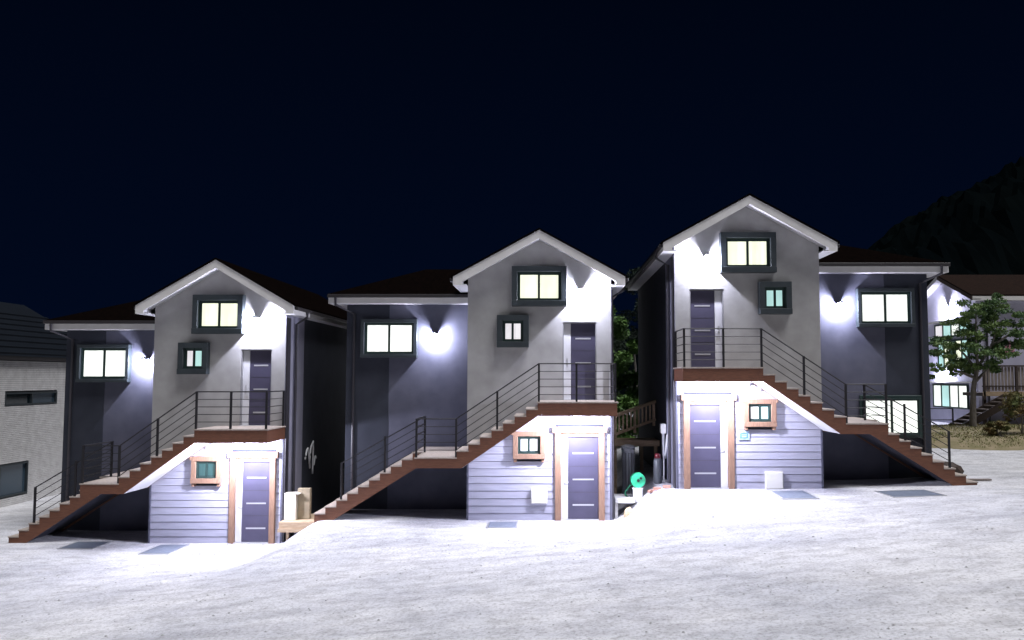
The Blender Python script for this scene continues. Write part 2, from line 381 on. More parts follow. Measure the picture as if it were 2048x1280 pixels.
    window(h, K, -5.22, -3.58, 4.38, 5.50, SB - 0.012, 0.20, 0.10, opts['wing'])
    if opts.get('winglow'):
        window(h, K, -5.40, -3.62, 1.20, 2.42, SB - 0.012, 0.06, 0.08, opts['winglow'], sill=False, box='sash_green')
    # ---- main roof
    OV, FY = 2.30, -0.45                # eave overhang half width, front overhang
    ZR = 7.80; ze = ZR - SLOPE * OV     # top of ridge, top at the eave tip
    T = 0.05
    for sg in (-1, 1):
        MB(K).prism([(0, ZR), (sg * (OV + 0.05), ZR - SLOPE * (OV + 0.05)), (sg * (OV + 0.05), ZR - SLOPE * (OV + 0.05) - T), (0, ZR - T)], 'y', FY - 0.03, D + 0.3).build('roof_slope', 'roof', h)
        MB(K).prism([(0, ZR - T - 0.003), (sg * OV, ze - T - 0.003), (sg * OV, ze - 0.28), (sg * (OV - 0.24), ze - 0.28), (sg * (OV - 0.24), ze - 0.28 + 0.09), (0, ZR - 0.28)], 'y', FY, FY + 0.04).build('bargeboard', 'trim', h)
        # sloped soffit under the front overhang and boxed eave
        MB(K).prism([(0, ZR - 0.26), (sg * (OV - 0.24), ze - 0.26 + 0.24 * SLOPE), (sg * (OV - 0.24), ze - 0.23 + 0.24 * SLOPE), (0, ZR - 0.23)], 'y', FY + 0.041, 0.05).build('soffit', 'white_soffit', h)
        MB(K).box(sg * (HW + 0.003), sg * (OV - 0.003), FY + 0.041, D + 0.2, ze - 0.277, ze - 0.25).build('eave_soffit', 'white_soffit', h)
        MB(K).box(sg * (OV - 0.24), sg * (OV - 0.215), FY + 0.041, 0.0, ze - 0.249, ze - 0.10).build('eave_return', 'white_soffit', h)
        MB(K).box(sg * (OV - 0.028), sg * OV, FY + 0.041, D + 0.2, ze - 0.28, ze - T - 0.02).build('eave_fascia', 'trim', h)
        MB(K).box(sg * (OV + 0.001), sg * (OV + 0.10), FY + 0.10, D + 0.2, ze - 0.165, ze - 0.085).build('gutter', 'gutter', h, bevel=0.01)
    m = MB(K); m.tube([(OV + 0.05, 0.75, ze - 0.16), (OV + 0.05, 0.75, ze - 0.30), (HW + 0.08, 0.75, ze - 0.50), (HW + 0.08, 0.75, 0.05)], 0.042)
    m.build('downpipe', 'pipe', h, smooth=False)
    m = MB(K); m.box(HW + 0.015, HW + 0.06, 0.02, 0.30, -0.3, EZ - 0.3); m.build('corner_post', 'pipe', h)
    # ---- wing hip roof
    WE, FYW = WX - 0.45, SB - 0.45
    zt, rise_y = 6.20, 4.1
    zr = zt + 1.25
    bk = D + 0.1; my = (FYW + bk) / 2
    rx = WE + 2.2
    m = MB(K)
    A = (WE - 0.04, FYW - 0.04, zt); B = (-HW - 0.001, FYW - 0.04, zt); C = (-HW - 0.001, bk, zt); Dd = (WE - 0.04, bk, zt)
    r0 = (rx, my, zr); r1 = (-HW - 0.001, my, zr)
    m.poly([A, B, r1, r0]); m.poly([Dd, A, r0]); m.poly([C, Dd, r0, r1]); m.poly([A, Dd, C, B]); m.poly([B, C, r1])
    m.build('wing_roof', 'roof', h)
    m = MB(K); m.box(WE, -HW - 0.003, FYW, FYW + 0.03, zt - 0.27, zt - 0.045); m.box(WE, WE + 0.03, FYW + 0.03, bk - 0.1, zt - 0.27, zt - 0.045); m.build('wing_fascia', 'trim', h)
    m = MB(K); m.box(WE + 0.031, -HW - 0.003, FYW + 0.031, SB - 0.014, zt - 0.265, zt - 0.24); m.box(WE + 0.031, WX - 0.014, SB - 0.013, bk - 0.2, zt - 0.265, zt - 0.24); m.build('wing_soffit', 'white_soffit', h)
    m = MB(K); m.box(WE - 0.02, -HW - 0.003, FYW - 0.09, FYW - 0.001, zt - 0.10, zt - 0.005); m.build('gutter', 'gutter', h, bevel=0.01)
    m = MB(K); m.tube([(WE + 0.22, FYW - 0.05, zt - 0.09), (WE + 0.22, FYW - 0.05, zt - 0.30), (WX + 0.22, SB - 0.07, zt - 0.55), (WX + 0.22, SB - 0.07, 0.02)], 0.04)
    m.build('downpipe', 'pipe', h)
    return h

# ------------------------------------------------------------------ stairs
def stair(cx, y0, z0, K, label):
    st = root('exterior_stair', (cx, y0, z0), label, 'stair', 'outdoor stairs of the gabled houses')
    F0, F1 = -1.50, -0.135            # front lane (upper flight, both landings)
    G0, G1 = 0.02, 1.80               # back lane (lower flight)
    ZM, ZU = 1.80, 3.19
    # lower flight: 10 risers
    nl, tr = 10, 0.29; rl = ZM / nl; xe = -3.40
    xs = xe - (nl - 1) * tr
    up, ru, nu = (ZU - ZM), 0.174, 8; ru = up / nu; x2 = -2.05
    def saw(x, z, n, tread, rise, y, first_drop, end_x):
        p = [(x, z - first_drop)]
        for i in range(n):
            p.append((x + i * tread, z + (i + 1) * rise - 0.035))
            if i < n - 1: p.append((x + (i + 1) * tread, z + (i + 1) * rise - 0.035))
        return p
    # lower stringers
    for y in (G0, G1 - 0.05):
        p = saw(xs, 0, nl, tr, rl, y, 0.15, xe)
        p += [(xe + 0.55, ZM - 0.035), (xe + 0.55, ZM - 0.30), (xe + 0.30, ZM - 0.30), (xs + 0.42, -0.06), (xs + 0.30, -0.15)]
        MB(K).prism(p, 'y', y, y + 0.05).build('stringer', 'stair_wood', st)
    for i in range(nl - 1):
        x, z = xs + i * tr, (i + 1) * rl
        MB(K).box(x - 0.02, x + tr + 0.004, G0 - 0.02, G1 + 0.02, z - 0.034, z).build('tread', 'tread', st, bevel=0.005)
    m = MB(K)
    for i in range(nl):
        x = xs + i * tr; m.box(x, x + 0.02, G0 + 0.051, G1 - 0.051, i * rl - (0.10 if i == 0 else 0.0), (i + 1) * rl - 0.036)
    m.build('riser_boards', 'stair_wood', st)
    a = rl / tr
    MB(K).prism([(xs + 0.34, -0.03), (xe + 0.30, ZM - 0.27), (xe + 0.30, ZM - 0.23), (xs + 0.34, 0.02)], 'y', G0 + 0.051, G1 - 0.051).build('soffit_board', 'slate_grey', st)
    # mid landing across both lanes
    MB(K).box(xe - 0.02, -HW - 0.02, G0 - 0.02, G1 + 0.02, ZM - 0.034, ZM).build('landing_boards', 'tread', st, bevel=0.005)
    MB(K).box(-3.12, x2 + 0.004, F0 - 0.02, G0 - 0.021, ZM - 0.034, ZM - 0.001).build('landing_boards', 'tread', st, bevel=0.005)
    for q in ((-3.10, x2, F0, F0 + 0.05, ZM - 0.27), (-3.10, -3.05, F0 + 0.05, G0 - 0.002, ZM - 0.27), (-2.10, -2.05, F0 + 0.05, G0 - 0.002, ZM - 0.27), (-2.848, -HW - 0.02, G0, G0 + 0.05, ZM - 0.30), (-2.848, -HW - 0.02, G1 - 0.05, G1, ZM - 0.30)):
        MB(K).box(*q, ZM - 0.036).build('landing_beam', 'stair_wood', st)
    MB(K).box(-3.049, -2.101, F0 + 0.051, G0 - 0.003, ZM - 0.25, ZM - 0.22).build('landing_soffit', 'slate_grey', st)
    # upper flight
    for y in (F0, F1 - 0.05):
        p = [(x2, ZM - 0.27)] + saw(x2, ZM, nu, tr, ru, y, 0.036, 0)[1:]
        xt = x2 + (nu - 1) * tr
        p += [(xt + 0.004, ZU - 0.035), (xt + 0.004 + 0.10, ZU - 0.035), (xt + 0.10, ZU - 0.36), (xt - 0.0, ZU - 0.36)]
        p += [(x2 + 0.12, ZM - 0.27)]
        MB(K).prism(p, 'y', y, y + 0.05).build('stringer', 'stair_wood', st)
    for i in range(nu - 1):
        x, z = x2 + i * tr, ZM + (i + 1) * ru
        MB(K).box(x - 0.02, x + tr + 0.004, F0 - 0.02, F1 + 0.02, z - 0.034, z).build('tread', 'tread', st, bevel=0.005)
    m = MB(K)
    for i in range(nu):
        x = x2 + i * tr; m.box(x, x + 0.02, F0 + 0.051, F1 - 0.051, ZM + i * ru + 0.001, ZM + (i + 1) * ru - 0.036)
    m.build('riser_boards', 'stair_wood', st)
    xt = x2 + (nu - 1) * tr
    MB(K).prism([(x2 + 0.14, ZM - 0.265), (xt, ZU - 0.345), (xt, ZU - 0.31), (x2 + 0.14, ZM - 0.23)], 'y', F0 + 0.051, F1 - 0.051).build('soffit_board', 'white_soffit', st)
    # upper landing
    XR = 1.98
    MB(K).box(xt - 0.02, XR * 0.49, F0 - 0.03, -0.003, ZU - 0.034, ZU).build('landing_boards', 'tread', st, bevel=0.005)
    MB(K).box(XR * 0.49 + 0.004, XR + 0.03, F0 - 0.03, -0.003, ZU - 0.034, ZU).build('landing_boards', 'tread', st, bevel=0.005)
    m = MB(K); m.box(xt + 0.105, XR, F0, F0 + 0.05, ZU - 0.36, ZU - 0.036); m.box(XR - 0.05, XR, F0 + 0.05, -0.004, ZU - 0.36, ZU - 0.036); m.build('landing_beam', 'stair_wood', st)
    MB(K).box(xt + 0.105, XR - 0.051, F0 + 0.051, -0.028, ZU - 0.335, ZU - 0.30).build('landing_soffit', 'white_soffit', st)
    # railings
    HR = 0.97; P = 0.025
    def post(x, y, z, hgt=HR): MB(K).tube([(x, y, z), (x, y, z + hgt)], P, square=True).build('post', 'rail', st)
    def rails(a, b):
        for q in range(5):
            dz = HR - 0.01 - q * 0.195
            MB(K).tube([(a[0], a[1], a[2] + dz), (b[0], b[1], b[2] + dz)], 0.017 if q == 0 else 0.010, seg=6).build('rail_bar', 'rail', st)
    yf = F0 + 0.03
    for x in (xt + 0.03, 0.96, XR - 0.04): post(x, yf, ZU)
    rails((xt + 0.03, yf, ZU), (XR - 0.04, yf, ZU))
    post(XR - 0.04, -0.06, ZU); rails((XR - 0.04, yf, ZU), (XR - 0.04, -0.06, ZU))
    xc = x2 - 0.02
    post(xc, yf, ZM); xm = x2 + 3 * tr + 0.14; zm = ZM + 4 * ru; post(xm, yf, zm)
    rails((xc, yf, ZM), (xt + 0.03, yf, ZU))
    post(-3.07, yf, ZM); post(-3.07, -0.02, ZM)
    rails((-3.07, yf, ZM), (xc, yf, ZM)); rails((-3.07, yf, ZM), (-3.07, -0.02, ZM))
    yb = G0 + 0.03
    i1, i2 = 2, 6
    for i in (i1, i2): post(xs + i * tr + 0.12, yb, (i + 1) * rl)
    p1 = (xs + i1 * tr + 0.12, yb, (i1 + 1) * rl)
    rails(p1, (-3.07, yb, ZM))
    return st

# ------------------------------------------------------------------ lamps
def wall_lamp(x, y, z, label, power=P_WALL, facing='front'):
    t = root('wall_lamp', (x, y, z), label, 'lamp', 'lit wall lamps')
    m = MB(); m.box(-0.05, 0.05, -0.012, 0.0, -0.07, 0.07); m.build('back_plate', 'lamp_shell', t)
    m = MB(); m.prism([(-0.052, 0.085), (-0.052, 0.062), (0.052, 0.062), (0.052, 0.085), (0.0, 0.12)], 'y', -0.40, -0.0125); m.build('cap', 'lamp_shell', t)
    m = MB(); m.lathe([(0.020, 0.046), (0.036, 0.052), (0.036, 0.0615)], 0, -0.26, 12); b = m.build('bulb', 'lamp_glass', t, smooth=True)
    ld = bpy.data.lights.new('lamp_light', 'POINT'); ld.energy = power; ld.color = LAMP_COL; ld.shadow_soft_size = 0.03
    lo = bpy.data.objects.new('lamp_light', ld); COL.objects.link(lo); lo.parent = t; lo.location = (0, -0.26, 0.0)
    if facing == 'left': t.rotation_euler = (0, 0, R(-90))
    return t
def ceiling_lamp(x, y, z, label, power=P_CEIL):
    t = root('ceiling_lamp', (x, y, z), label, 'lamp', 'lamps under the upper landings')
    MB().lathe([(0.13, 0.0), (0.13, -0.025), (0.11, -0.03)], 0, 0, 20).build('base_ring', 'lamp_shell', t, smooth=False)
    MB().lathe([(0.115, -0.031), (0.115, -0.075), (0.085, -0.115), (0.035, -0.130)], 0, 0, 20).build('dome', 'lamp_glass', t, smooth=True)
    ld = bpy.data.lights.new('lamp_light', 'POINT'); ld.energy = power; ld.color = LAMP_COL; ld.shadow_soft_size = 0.06
    lo = bpy.data.objects.new('lamp_light', ld); COL.objects.link(lo); lo.parent = t; lo.location = (0, 0, -0.21)
    return t

HOUSES = [
    dict(cx=-9.17, y=23.6, z=-0.72, K=0.94, label='grey gabled house next to the white brick building, wing reaching towards the bricks',
         st='brown stair with black rails, its foot beside the white brick building',
         opts=dict(up=['pane_warm', 'pane_warm'], small=['pane_pale', 'pane_teal'], wing=['pane_cool', 'pane_cool'], low=['pane_dim', 'pane_dim'])),
    dict(cx=-0.29, y=23.0, z=0.0, K=1.0, label='grey gabled house standing between its two twin gabled houses',
         st='brown stair with black rails, its foot beside the small timber platform',
         opts=dict(up=['pane_warm', 'pane_warm'], small=['pane_pale', 'pane_pale'], wing=['pane_cool', 'pane_cool'], low=['pane_pale', 'pane_pale'], darktrim=True)),
    dict(cx=5.29, y=22.7, z=0.87, K=-1.0, label='grey gabled house with blue number plate and a lit lower wing window',
         st='brown stair with black rails crossing in front of the lit lower wing window',
         opts=dict(up=['pane_warm', 'pane_warm'], small=['pane_teal', 'pane_teal'], wing=['pane_cool', 'pane_cool'], low=['pane_teal', 'pane_pale'], winglow=['pane_cool', 'pane_cool'])),
]
names = ['the house next to the brick building', 'the house between its twins', 'the house with the number plate']
for H, nm in zip(HOUSES, names):
    house(H['cx'], H['y'], H['z'], H['K'], H['label'], H['opts'])
    stair(H['cx'], H['y'], H['z'], H['K'], H['st'])
    K = H['K']
    wall_lamp(H['cx'] + K * 1.12, H['y'], H['z'] + 6.10, 'glaring wall lamp above the upper door of ' + nm)
    wall_lamp(H['cx'] + K * -3.06, H['y'] + SB, H['z'] + 5.00, 'glaring wall lamp beside the wing window of ' + nm, P_WING)
    ceiling_lamp(H['cx'] + K * 1.0, H['y'] - 0.95, H['z'] + 2.853, 'round lamp under the upper landing of ' + nm)

# ------------------------------------------------------------------ small things on the houses
def utility_box(H, x0, x1, z0, z1, label):
    K = H['K']; t = root('meter_box', (H['cx'], H['y'], H['z']), label, 'meter box')
    MB(K).box(x0, x1, -0.10, 0.015, z0, z1).build('case', 'cream_paint', t, bevel=0.008)
    MB(K).box(x0 + 0.02, x1 - 0.02, -0.112, -0.101, z0 + 0.02, z1 - 0.02).build('lid', 'box_panel', t, bevel=0.004)
utility_box(HOUSES[1], -0.22, 0.22, 0.45, 0.83, 'white square meter box on the siding of the house between its twins')
utility_box(HOUSES[2], -0.85, -0.39, 0.0, 0.46, 'cream square meter box standing at the foot of the siding below the number plate')
H = HOUSES[2]
t = root('number_plate', (H['cx'] - 0.15, H['y'], H['z'] + 1.40), 'small blue house number plate on the siding under the timber-framed window', 'number plate')
MB().prism([(-0.14, -0.11), (0.14, -0.11), (0.14, 0.11), (-0.14, 0.11)], 'y', -0.034, 0.016).build('plate', 'plate_pale', t)
MB().prism([(-0.11, -0.08), (0.11, -0.08), (0.11, 0.05), (0.0, 0.085), (-0.11, 0.05)], 'y', -0.040, -0.0345).build('emblem_field', 'plate_blue', t)
m = MB(); m.box(-0.07, 0.07, -0.044, -0.0405, 0.005, 0.025); m.box(-0.06, 0.06, -0.044, -0.0405, -0.045, -0.018); m.build('pale_bars', 'plate_pale', t)

# little spot fittings under the upper stair flights
for H, lab in ((HOUSES[0], 'pair of tiny spot fittings under the stair by the brick building'), (HOUSES[2], 'pair of tiny spot fittings under the stair of the number plate house')):
    K = H['K']; t = root('spot_fitting', (H['cx'], H['y'], H['z']), lab, 'spotlight')
    for xx, zz in ((-0.30, 2.60), (-0.02, 2.75)):
        MB(K).tube([(xx, 0.015, zz), (xx, -0.12, zz), (xx + 0.03, -0.16, zz - 0.05)], 0.028).build('spot_head', 'lamp_shell', t)

# ------------------------------------------------------------------ white brick building
bx, by0, by1, bz0, bz1 = -19.1, 24.0, 37.0, -0.9, 4.42
t = root('brick_building', (bx, 30, bz0), 'two-storey white brick building with a dark ribbed roof and dark slit window', 'building')
OX = (0, -30, -bz0)
def L(m):  # shift to the root's frame
    m.v = [(x - bx, y - 30, z - bz0) for x, y, z in m.v]; return m
wins = [(29.9, 33.05, 2.80, 3.27), (28.2, 31.4, -0.40, 0.75)]
m = MB(); m.box(bx - 6, bx - 0.12, by0, by1, bz0 - 0.3, bz1); L(m).build('wall', 'mortar', t)
m = MB(); bl, bh = 0.205, 0.067
row = 0; z = bz0
while z < bz1 - 0.05:
    y = by0 + (bl / 2 if row % 2 else 0)
    while y < by1 - 0.1:
        ya, yb2 = y + 0.004, y + bl - 0.005
        segs = [(ya, yb2)]
        for w0, w1, z0w, z1w in wins:
            if z + bh > z0w and z < z1w:
                ns = []
                for p, q in segs:
                    if q <= w0 or p >= w1: ns.append((p, q)); continue
                    if p < w0: ns.append((p, w0 - 0.002))
                    if q > w1: ns.append((w1 + 0.002, q))
                segs = ns
        for p, q in segs:
            if q - p > 0.012: m.box(bx - 0.121, bx + random.uniform(-0.003, 0.004), p, q, z + 0.005, z + bh - 0.004)
        y += bl
    z += bh; row += 1
b = L(m).build('bricks', 'brick', t); b['kind'] = 'stuff'
for (w0, w1, z0w, z1w), mats in zip(wins, (('pane_black', 'pane_reflection'), ('pane_black', 'pane_reflection'))):
    m = MB(); f = 0.06
    m.box(bx - 0.10, bx + 0.012, w0, w1, z0w, z0w + f); m.box(bx - 0.10, bx + 0.012, w0, w1, z1w - f, z1w)
    mid = (w0 + w1) / 2
    for a in (w0, mid - f / 2, w1 - f): m.box(bx - 0.10, bx + 0.012, a, a + f, z0w + f, z1w - f)
    o = L(m).build('window', 'window_dark', t)
    for pm, a, c in ((mats[0], w0 + f, mid - f / 2), (mats[1], mid + f / 2, w1 - f)):
        m = MB(); m.box(bx - 0.085, bx - 0.075, a, c, z0w + f, z1w - f); L(m).build('pane', pm, o)
m = MB(); m.box(bx - 6, bx + 0.14, by0 - 0.2, by1 + 0.2, bz1, bz1 + 0.14); L(m).build('eave', 'gutter', t)
m = MB(); ang = 0.58
m.prism([(bx + 0.16, bz1 + 0.141), (bx - 4, bz1 + 0.141 + 4.16 * ang), (bx - 6, bz1 + 0.141)], 'y', by0 - 0.2, by1 + 0.2); L(m).build('roof', 'metal_roof', t)
for i in range(8):
    d = 0.16 + i * 0.42; m = MB()
    x, z = bx + 0.16 - d, bz1 + 0.141 + d * ang
    m.prism([(x + 0.05, z - 0.03), (x + 0.05, z + 0.035), (x - 0.05, z + 0.075), (x - 0.05, z + 0.0)], 'y', by0 - 0.2, by1 + 0.2); L(m).build('roof_rib', 'metal_roof', t)

# ------------------------------------------------------------------ gap by the first house: platform, carton, cables
t = root('timber_platform', (-6.7, 23.3, -0.72), 'low timber platform between two houses at the foot of the stair', 'platform')
for i in range(7):
    MB().box(-0.62 + i * 0.001, 0.55, 0.0 + i * 0.20, 0.19 + i * 0.20, 0.585, 0.625).build('plank', 'deck_wood', t, bevel=0.004)
m = MB(); m.box(-0.62, 0.55, -0.045, -0.004, 0.42, 0.61); m.build('front_board', 'deck_wood', t)
MB().box(-0.64, 0.50, -0.09, -0.047, 0.36, 0.45).build('ledger', 'deck_wood', t)
for xx in (-0.45, 0.35):
    MB().box(xx, xx + 0.07, 0.05, 0.12, -0.15, 0.58).build('leg', 'deck_wood', t)
t = root('outdoor_unit', (-6.98, 23.72, -0.095), 'cream outdoor cabinet with a carton beside it on the timber platform', 'cabinet')
MB().box(-0.30, 0.02, -0.15, 0.16, 0.0, 0.70).build('case', 'cream_paint', t, bevel=0.012)
MB().box(-0.305, 0.12, -0.16, 0.17, 0.70, 0.73).build('lid', 'cream_paint', t, bevel=0.006)
MB().box(0.022, 0.36, 0.0, 0.16, 0.0, 0.84).build('back_panel', 'card', t, bevel=0.01)
t = root('hanging_cables', (-7.33, 25.6, 1.3), 'tangle of white cables hanging on the charcoal side wall above the cabinet', 'cable')
pts = [[(0.02, 0, 0.05), (0.03, 0.1, 0.30), (0.03, 0.28, 0.36), (0.03, 0.36, 0.10), (0.03, 0.48, -0.25)],
       [(0.03, 0.40, -0.1), (0.03, 0.55, 0.35), (0.04, 0.72, 0.50), (0.03, 0.80, 0.45), (0.03, 0.78, -0.45)],
       [(0.03, 0.9, -0.2), (0.03, 1.05, 0.05), (0.03, 1.15, 0.0)]]
def smooth_pts(p, n=6):
    o = []; P = [Vector(q) for q in p]
    for i in range(len(P) - 1):
        a, b2, c, d = P[max(i - 1, 0)], P[i], P[i + 1], P[min(i + 2, len(P) - 1)]
        for k in range(n):
            u = k / n; o.append(0.5 * (2 * b2 + (c - a) * u + (2 * a - 5 * b2 + 4 * c - d) * u * u + (3 * b2 - a - 3 * c + d) * u ** 3))
    o.append(P[-1]); return o
for p in pts: MB().tube(smooth_pts(p), 0.028, 6).build('cable', 'cable', t, smooth=True)

# ------------------------------------------------------------------ gap by the third house
t = root('raised_timber_deck', (2.6, 26.0, 0.3), 'raised timber deck with balustrade in the gap before the green shrubs', 'deck')
MB().prism([(-0.70, 0.0), (0.72, 0.0), (0.72, 1.3), (-0.45, 1.3)], 'z', 1.50, 1.58).build('floor', 'deck_wood', t)
MB().box(-0.72, 0.72, -0.05, -0.002, 1.42, 1.60).build('edge_board', 'deck_wood', t)
def dp(u, z): return (-0.64 + 1.36 * u, 0.05 + 0.9 * u, z + 0.42 * u)
MB().tube([dp(-0.02, 2.33), dp(1.0, 2.33)], 0.045, square=True).build('handrail', 'deck_wood', t)
MB().tube([dp(-0.02, 1.76), dp(1.0, 1.76)], 0.035, square=True).build('bottom_rail', 'deck_wood', t)
for i in range(11):
    MB().tube([dp(0.02 + i * 0.094, 1.58 if i % 5 == 0 else 1.76), dp(0.02 + i * 0.094, 2.30)], 0.04 if i % 5 == 0 else 0.026, square=True).build('baluster', 'deck_wood', t)
for px, py in ((-0.62, 0.1), (0.62, 0.1), (0.3, 1.15)): MB().tube([(px, py, -0.6), (px, py, 1.5)], 0.05, square=True).build('leg', 'deck_wood', t)

t = root('water_butt', (2.28, 25.0, gz(2.28, 25.0)), 'tall ribbed grey plastic bin under the raised timber deck', 'bin')
MB().lathe([(0.16, -0.05), (0.17, 0.05), (0.19, 1.35), (0.20, 1.38), (0.20, 1.44)], 0, 0, 18).build('body', 'grey_plastic', t, smooth=True)
for k in range(5): MB().tube([(-0.17 + 0.085 * k, -0.205 + 0.17 * (abs(k - 2) / 2) ** 2 * 0.7, 0.05), (-0.17 + 0.085 * k, -0.215 + 0.17 * (abs(k - 2) / 2) ** 2 * 0.7, 1.3)], 0.014, 6).build('rib', 'cylinder_grey', t)
MB().lathe([(0.21, 1.44), (0.21, 1.48), (0.10, 1.52)], 0, 0, 18).build('lid', 'grey_plastic', t)
gb = gz(2.40, 23.5)
t = root('bucket', (2.40, 23.5, gb), 'white plastic bucket carrying the green hose reel', 'bucket')
MB().lathe([(0.12, -0.02), (0.14, 0.33), (0.15, 0.33), (0.15, 0.36)], 0, 0, 20).build('body', 'white_plastic', t, smooth=False)
t = root('hose_reel', (2.36, 23.55, gb + 0.36), 'bright green garden hose reel on top of the white bucket', 'hose reel')
def ring(cx, cy, cz, r, rt, ax, n=20):
    p = [(cx + r * math.cos(a) if ax != 'x' else cx, cy + (r * math.cos(a) if ax == 'x' else 0), cz + r * math.sin(a)) for a in [2 * math.pi * k / n for k in range(n + 1)]]
    return p
m = MB()
for dy in (-0.10, 0.14):
    pr = [(0.05 + 0.20 * math.cos(a), 0.20 + 0.20 * math.sin(a)) for a in [2 * math.pi * k / 22 for k in range(22)]]
    MB().prism(pr, 'y', dy, dy + 0.03).build('flange', 'green_plastic', t, bevel=0.006)
for k in range(4): MB().tube(ring(0.05, -0.04 + k * 0.055, 0.20, 0.15, 0.025, 'y'), 0.027, 8).build('hose_coil', 'hose_green', t, smooth=True)
MB().tube([(0.05, -0.15, 0.20), (0.05, 0.20, 0.20)], 0.04, 10).build('hub', 'rail', t)
MB().tube([(0.12, -0.15, 0.26), (0.12, -0.11, 0.26)], 0.035, 10).build('crank_knob', 'rail', t)
MB().tube(smooth_pts([(-0.08, 0.05, 0.1), (-0.20, 0.05, 0.0), (-0.30, 0.08, -0.16), (-0.20, 0.10, -0.30)]), 0.025, 8).build('hose_tail', 'hose_green', t, smooth=True)
t = root('concrete_slab', (2.02, 23.4, 0.0), 'white concrete slab bridging a dark drain beside the bucket', 'slab')
MB().box(-0.26, 0.28, -0.25, 0.75, 0.42, 0.54).build('top', 'slab', t, bevel=0.012)
MB().box(-0.27, -0.19, -0.20, 0.75, -0.2, 0.419).build('wall', 'slab', t)
def stone(name, loc, r, m, label, cat, sq=(1, 1, 1), seed=0):
    bm = bmesh.new(); bmesh.ops.create_icosphere(bm, subdivisions=2, radius=1)
    for v in bm.verts:
        d = 1 + 0.35 * noise.noise(v.co * 1.3 + Vector((seed, 2 * seed, 0))); v.co = Vector((v.co.x * sq[0], v.co.y * sq[1], v.co.z * sq[2])) * d * r
    me = bpy.data.meshes.new(name); bm.to_mesh(me); bm.free(); me.materials.append(MATS[m])
    o = bpy.data.objects.new(name, me); COL.objects.link(o); o.location = loc; return tag(o, label, cat)
stone('stone', (2.10, 22.85, 0.17), 0.19, 'rubble', 'yellowish rough stone at the mouth of the drain below the slab', 'stone', (0.8, 0.8, 1.05), 3)
t = root('gas_bottle', (3.00, 23.9, gz(3.0, 23.9)), 'grey gas bottle with a dark red collar against the charcoal wall', 'gas bottle')
MB().lathe([(0.10, 0.0), (0.12, 0.04), (0.12, 0.62), (0.09, 0.70)], 0, 0, 18).build('body', 'cylinder_grey', t, smooth=True)
MB().lathe([(0.09, 0.70), (0.085, 0.80), (0.04, 0.84)], 0, 0, 18).build('collar', 'red_paint', t, smooth=True)
t = root('gas_meter', (3.33, 24.6, 1.9), 'white gas meter with two hoses on the charcoal wall above the gas bottle', 'meter')
MB().box(-0.16, -0.005, -0.16, 0.14, 0.30, 0.58).build('case', 'white_plastic', t, bevel=0.02)
MB().tube([(-0.08, -0.10, 0.30), (-0.08, -0.10, -0.35)], 0.028, 8).build('pipe', 'cable', t)
MB().tube([(-0.08, 0.10, 0.30), (-0.08, 0.10, -0.30), (-0.08, -0.12, -0.40), (-0.08, -0.10, -1.0)], 0.022, 8).build('pipe', 'cable', t)
MB().tube(smooth_pts([(-0.08, -1.0, 0.33), (-0.08, -0.86, 0.20), (-0.08, -0.70, -0.05), (-0.08, -0.40, -0.36)]), 0.035, 8).build('hose', 'cable', t, smooth=True)
for i, (xx, yy, rz, lab) in enumerate(((2.86, 22.95, 10, 'reddish loose brick lying flat by the house corner'), (3.10, 22.80, -25, 'reddish loose brick askew at the foot of the house corner'), (2.72, 23.1, 40, 'reddish loose brick nearest the white bucket'))):
    o = MB().box(-0.10, 0.10, -0.05, 0.05, 0.0, 0.07).build('loose_brick', 'brick_red', bevel=0.006); o.location = (xx, yy, gz(xx, yy) + 0.005); o.rotation_euler = (0, 0, R(rz)); tag(o, lab, 'brick', 'loose bricks by the wall')

# dark bundle and plank at the foot of the right stair
ox, oy = 11.35, 23.6
t = root('plank', (ox, oy, gz(ox, oy) + 0.02), 'thin plank lying on the concrete by the foot of the stair', 'plank')
MB().box(-0.5, 0.75, -0.08, 0.08, 0.0, 0.04).build('board', 'old_wood', t)
stone('boulder', (11.20, 24.1, gz(11.2, 24.1) + 0.22), 0.36, 'dark_wood', 'dark lumpy rock beside the foot of the stair and the plank', 'rock', (1.0, 0.7, 0.8), 5)

# ------------------------------------------------------------------ drain covers and gravel on the yard
def cover(x0, x1, y0, y1, label):
    cx, cy = (x0 + x1) / 2, (y0 + y1) / 2
    sl = (gz(x1, cy) - gz(x0, cy)) / (x1 - x0); sy = (gz(cx, y1) - gz(cx, y0)) / (y1 - y0)
    t = root('drain_cover', (cx, cy, gz(cx, cy) + 0.008), label, 'drain cover', 'steel covers in the yard'); t.rotation_euler = (math.atan(sy), -math.atan(sl), 0)
    hx, hy = (x1 - x0) / 2, (y1 - y0) / 2
    m = MB(); f = 0.04
    m.box(-hx, hx, -hy, -hy + f, -0.05, 0.012); m.box(-hx, hx, hy - f, hy, -0.05, 0.012); m.box(-hx, -hx + f, -hy + f, hy - f, -0.05, 0.012); m.box(hx - f, hx, -hy + f, hy - f, -0.05, 0.012)
    m.build('rim', 'steel', t)
    MB().box(-hx + f + 0.004, hx - f - 0.004, -hy + f + 0.004, hy - f - 0.004, -0.05, 0.008).build('lid', 'cover_steel', t)
cover(-13.0, -12.05, 22.75, 23.75, 'steel cover lying by the foot of the stair near the brick building')
cover(-10.55, -9.75, 22.1, 23.35, 'pale blue steel cover before the siding next to the gravel patch')
cover(-1.62, -0.83, 21.75, 22.7, 'small steel cover before the siding with the white meter box')
cover(5.65, 6.55, 20.9, 22.15, 'steel cover before the cream meter box below the number plate')
cover(8.35, 9.65, 20.9, 22.15, 'wide steel cover before the charcoal wing under the stair')
m = MB(); rnd = random.Random(3)
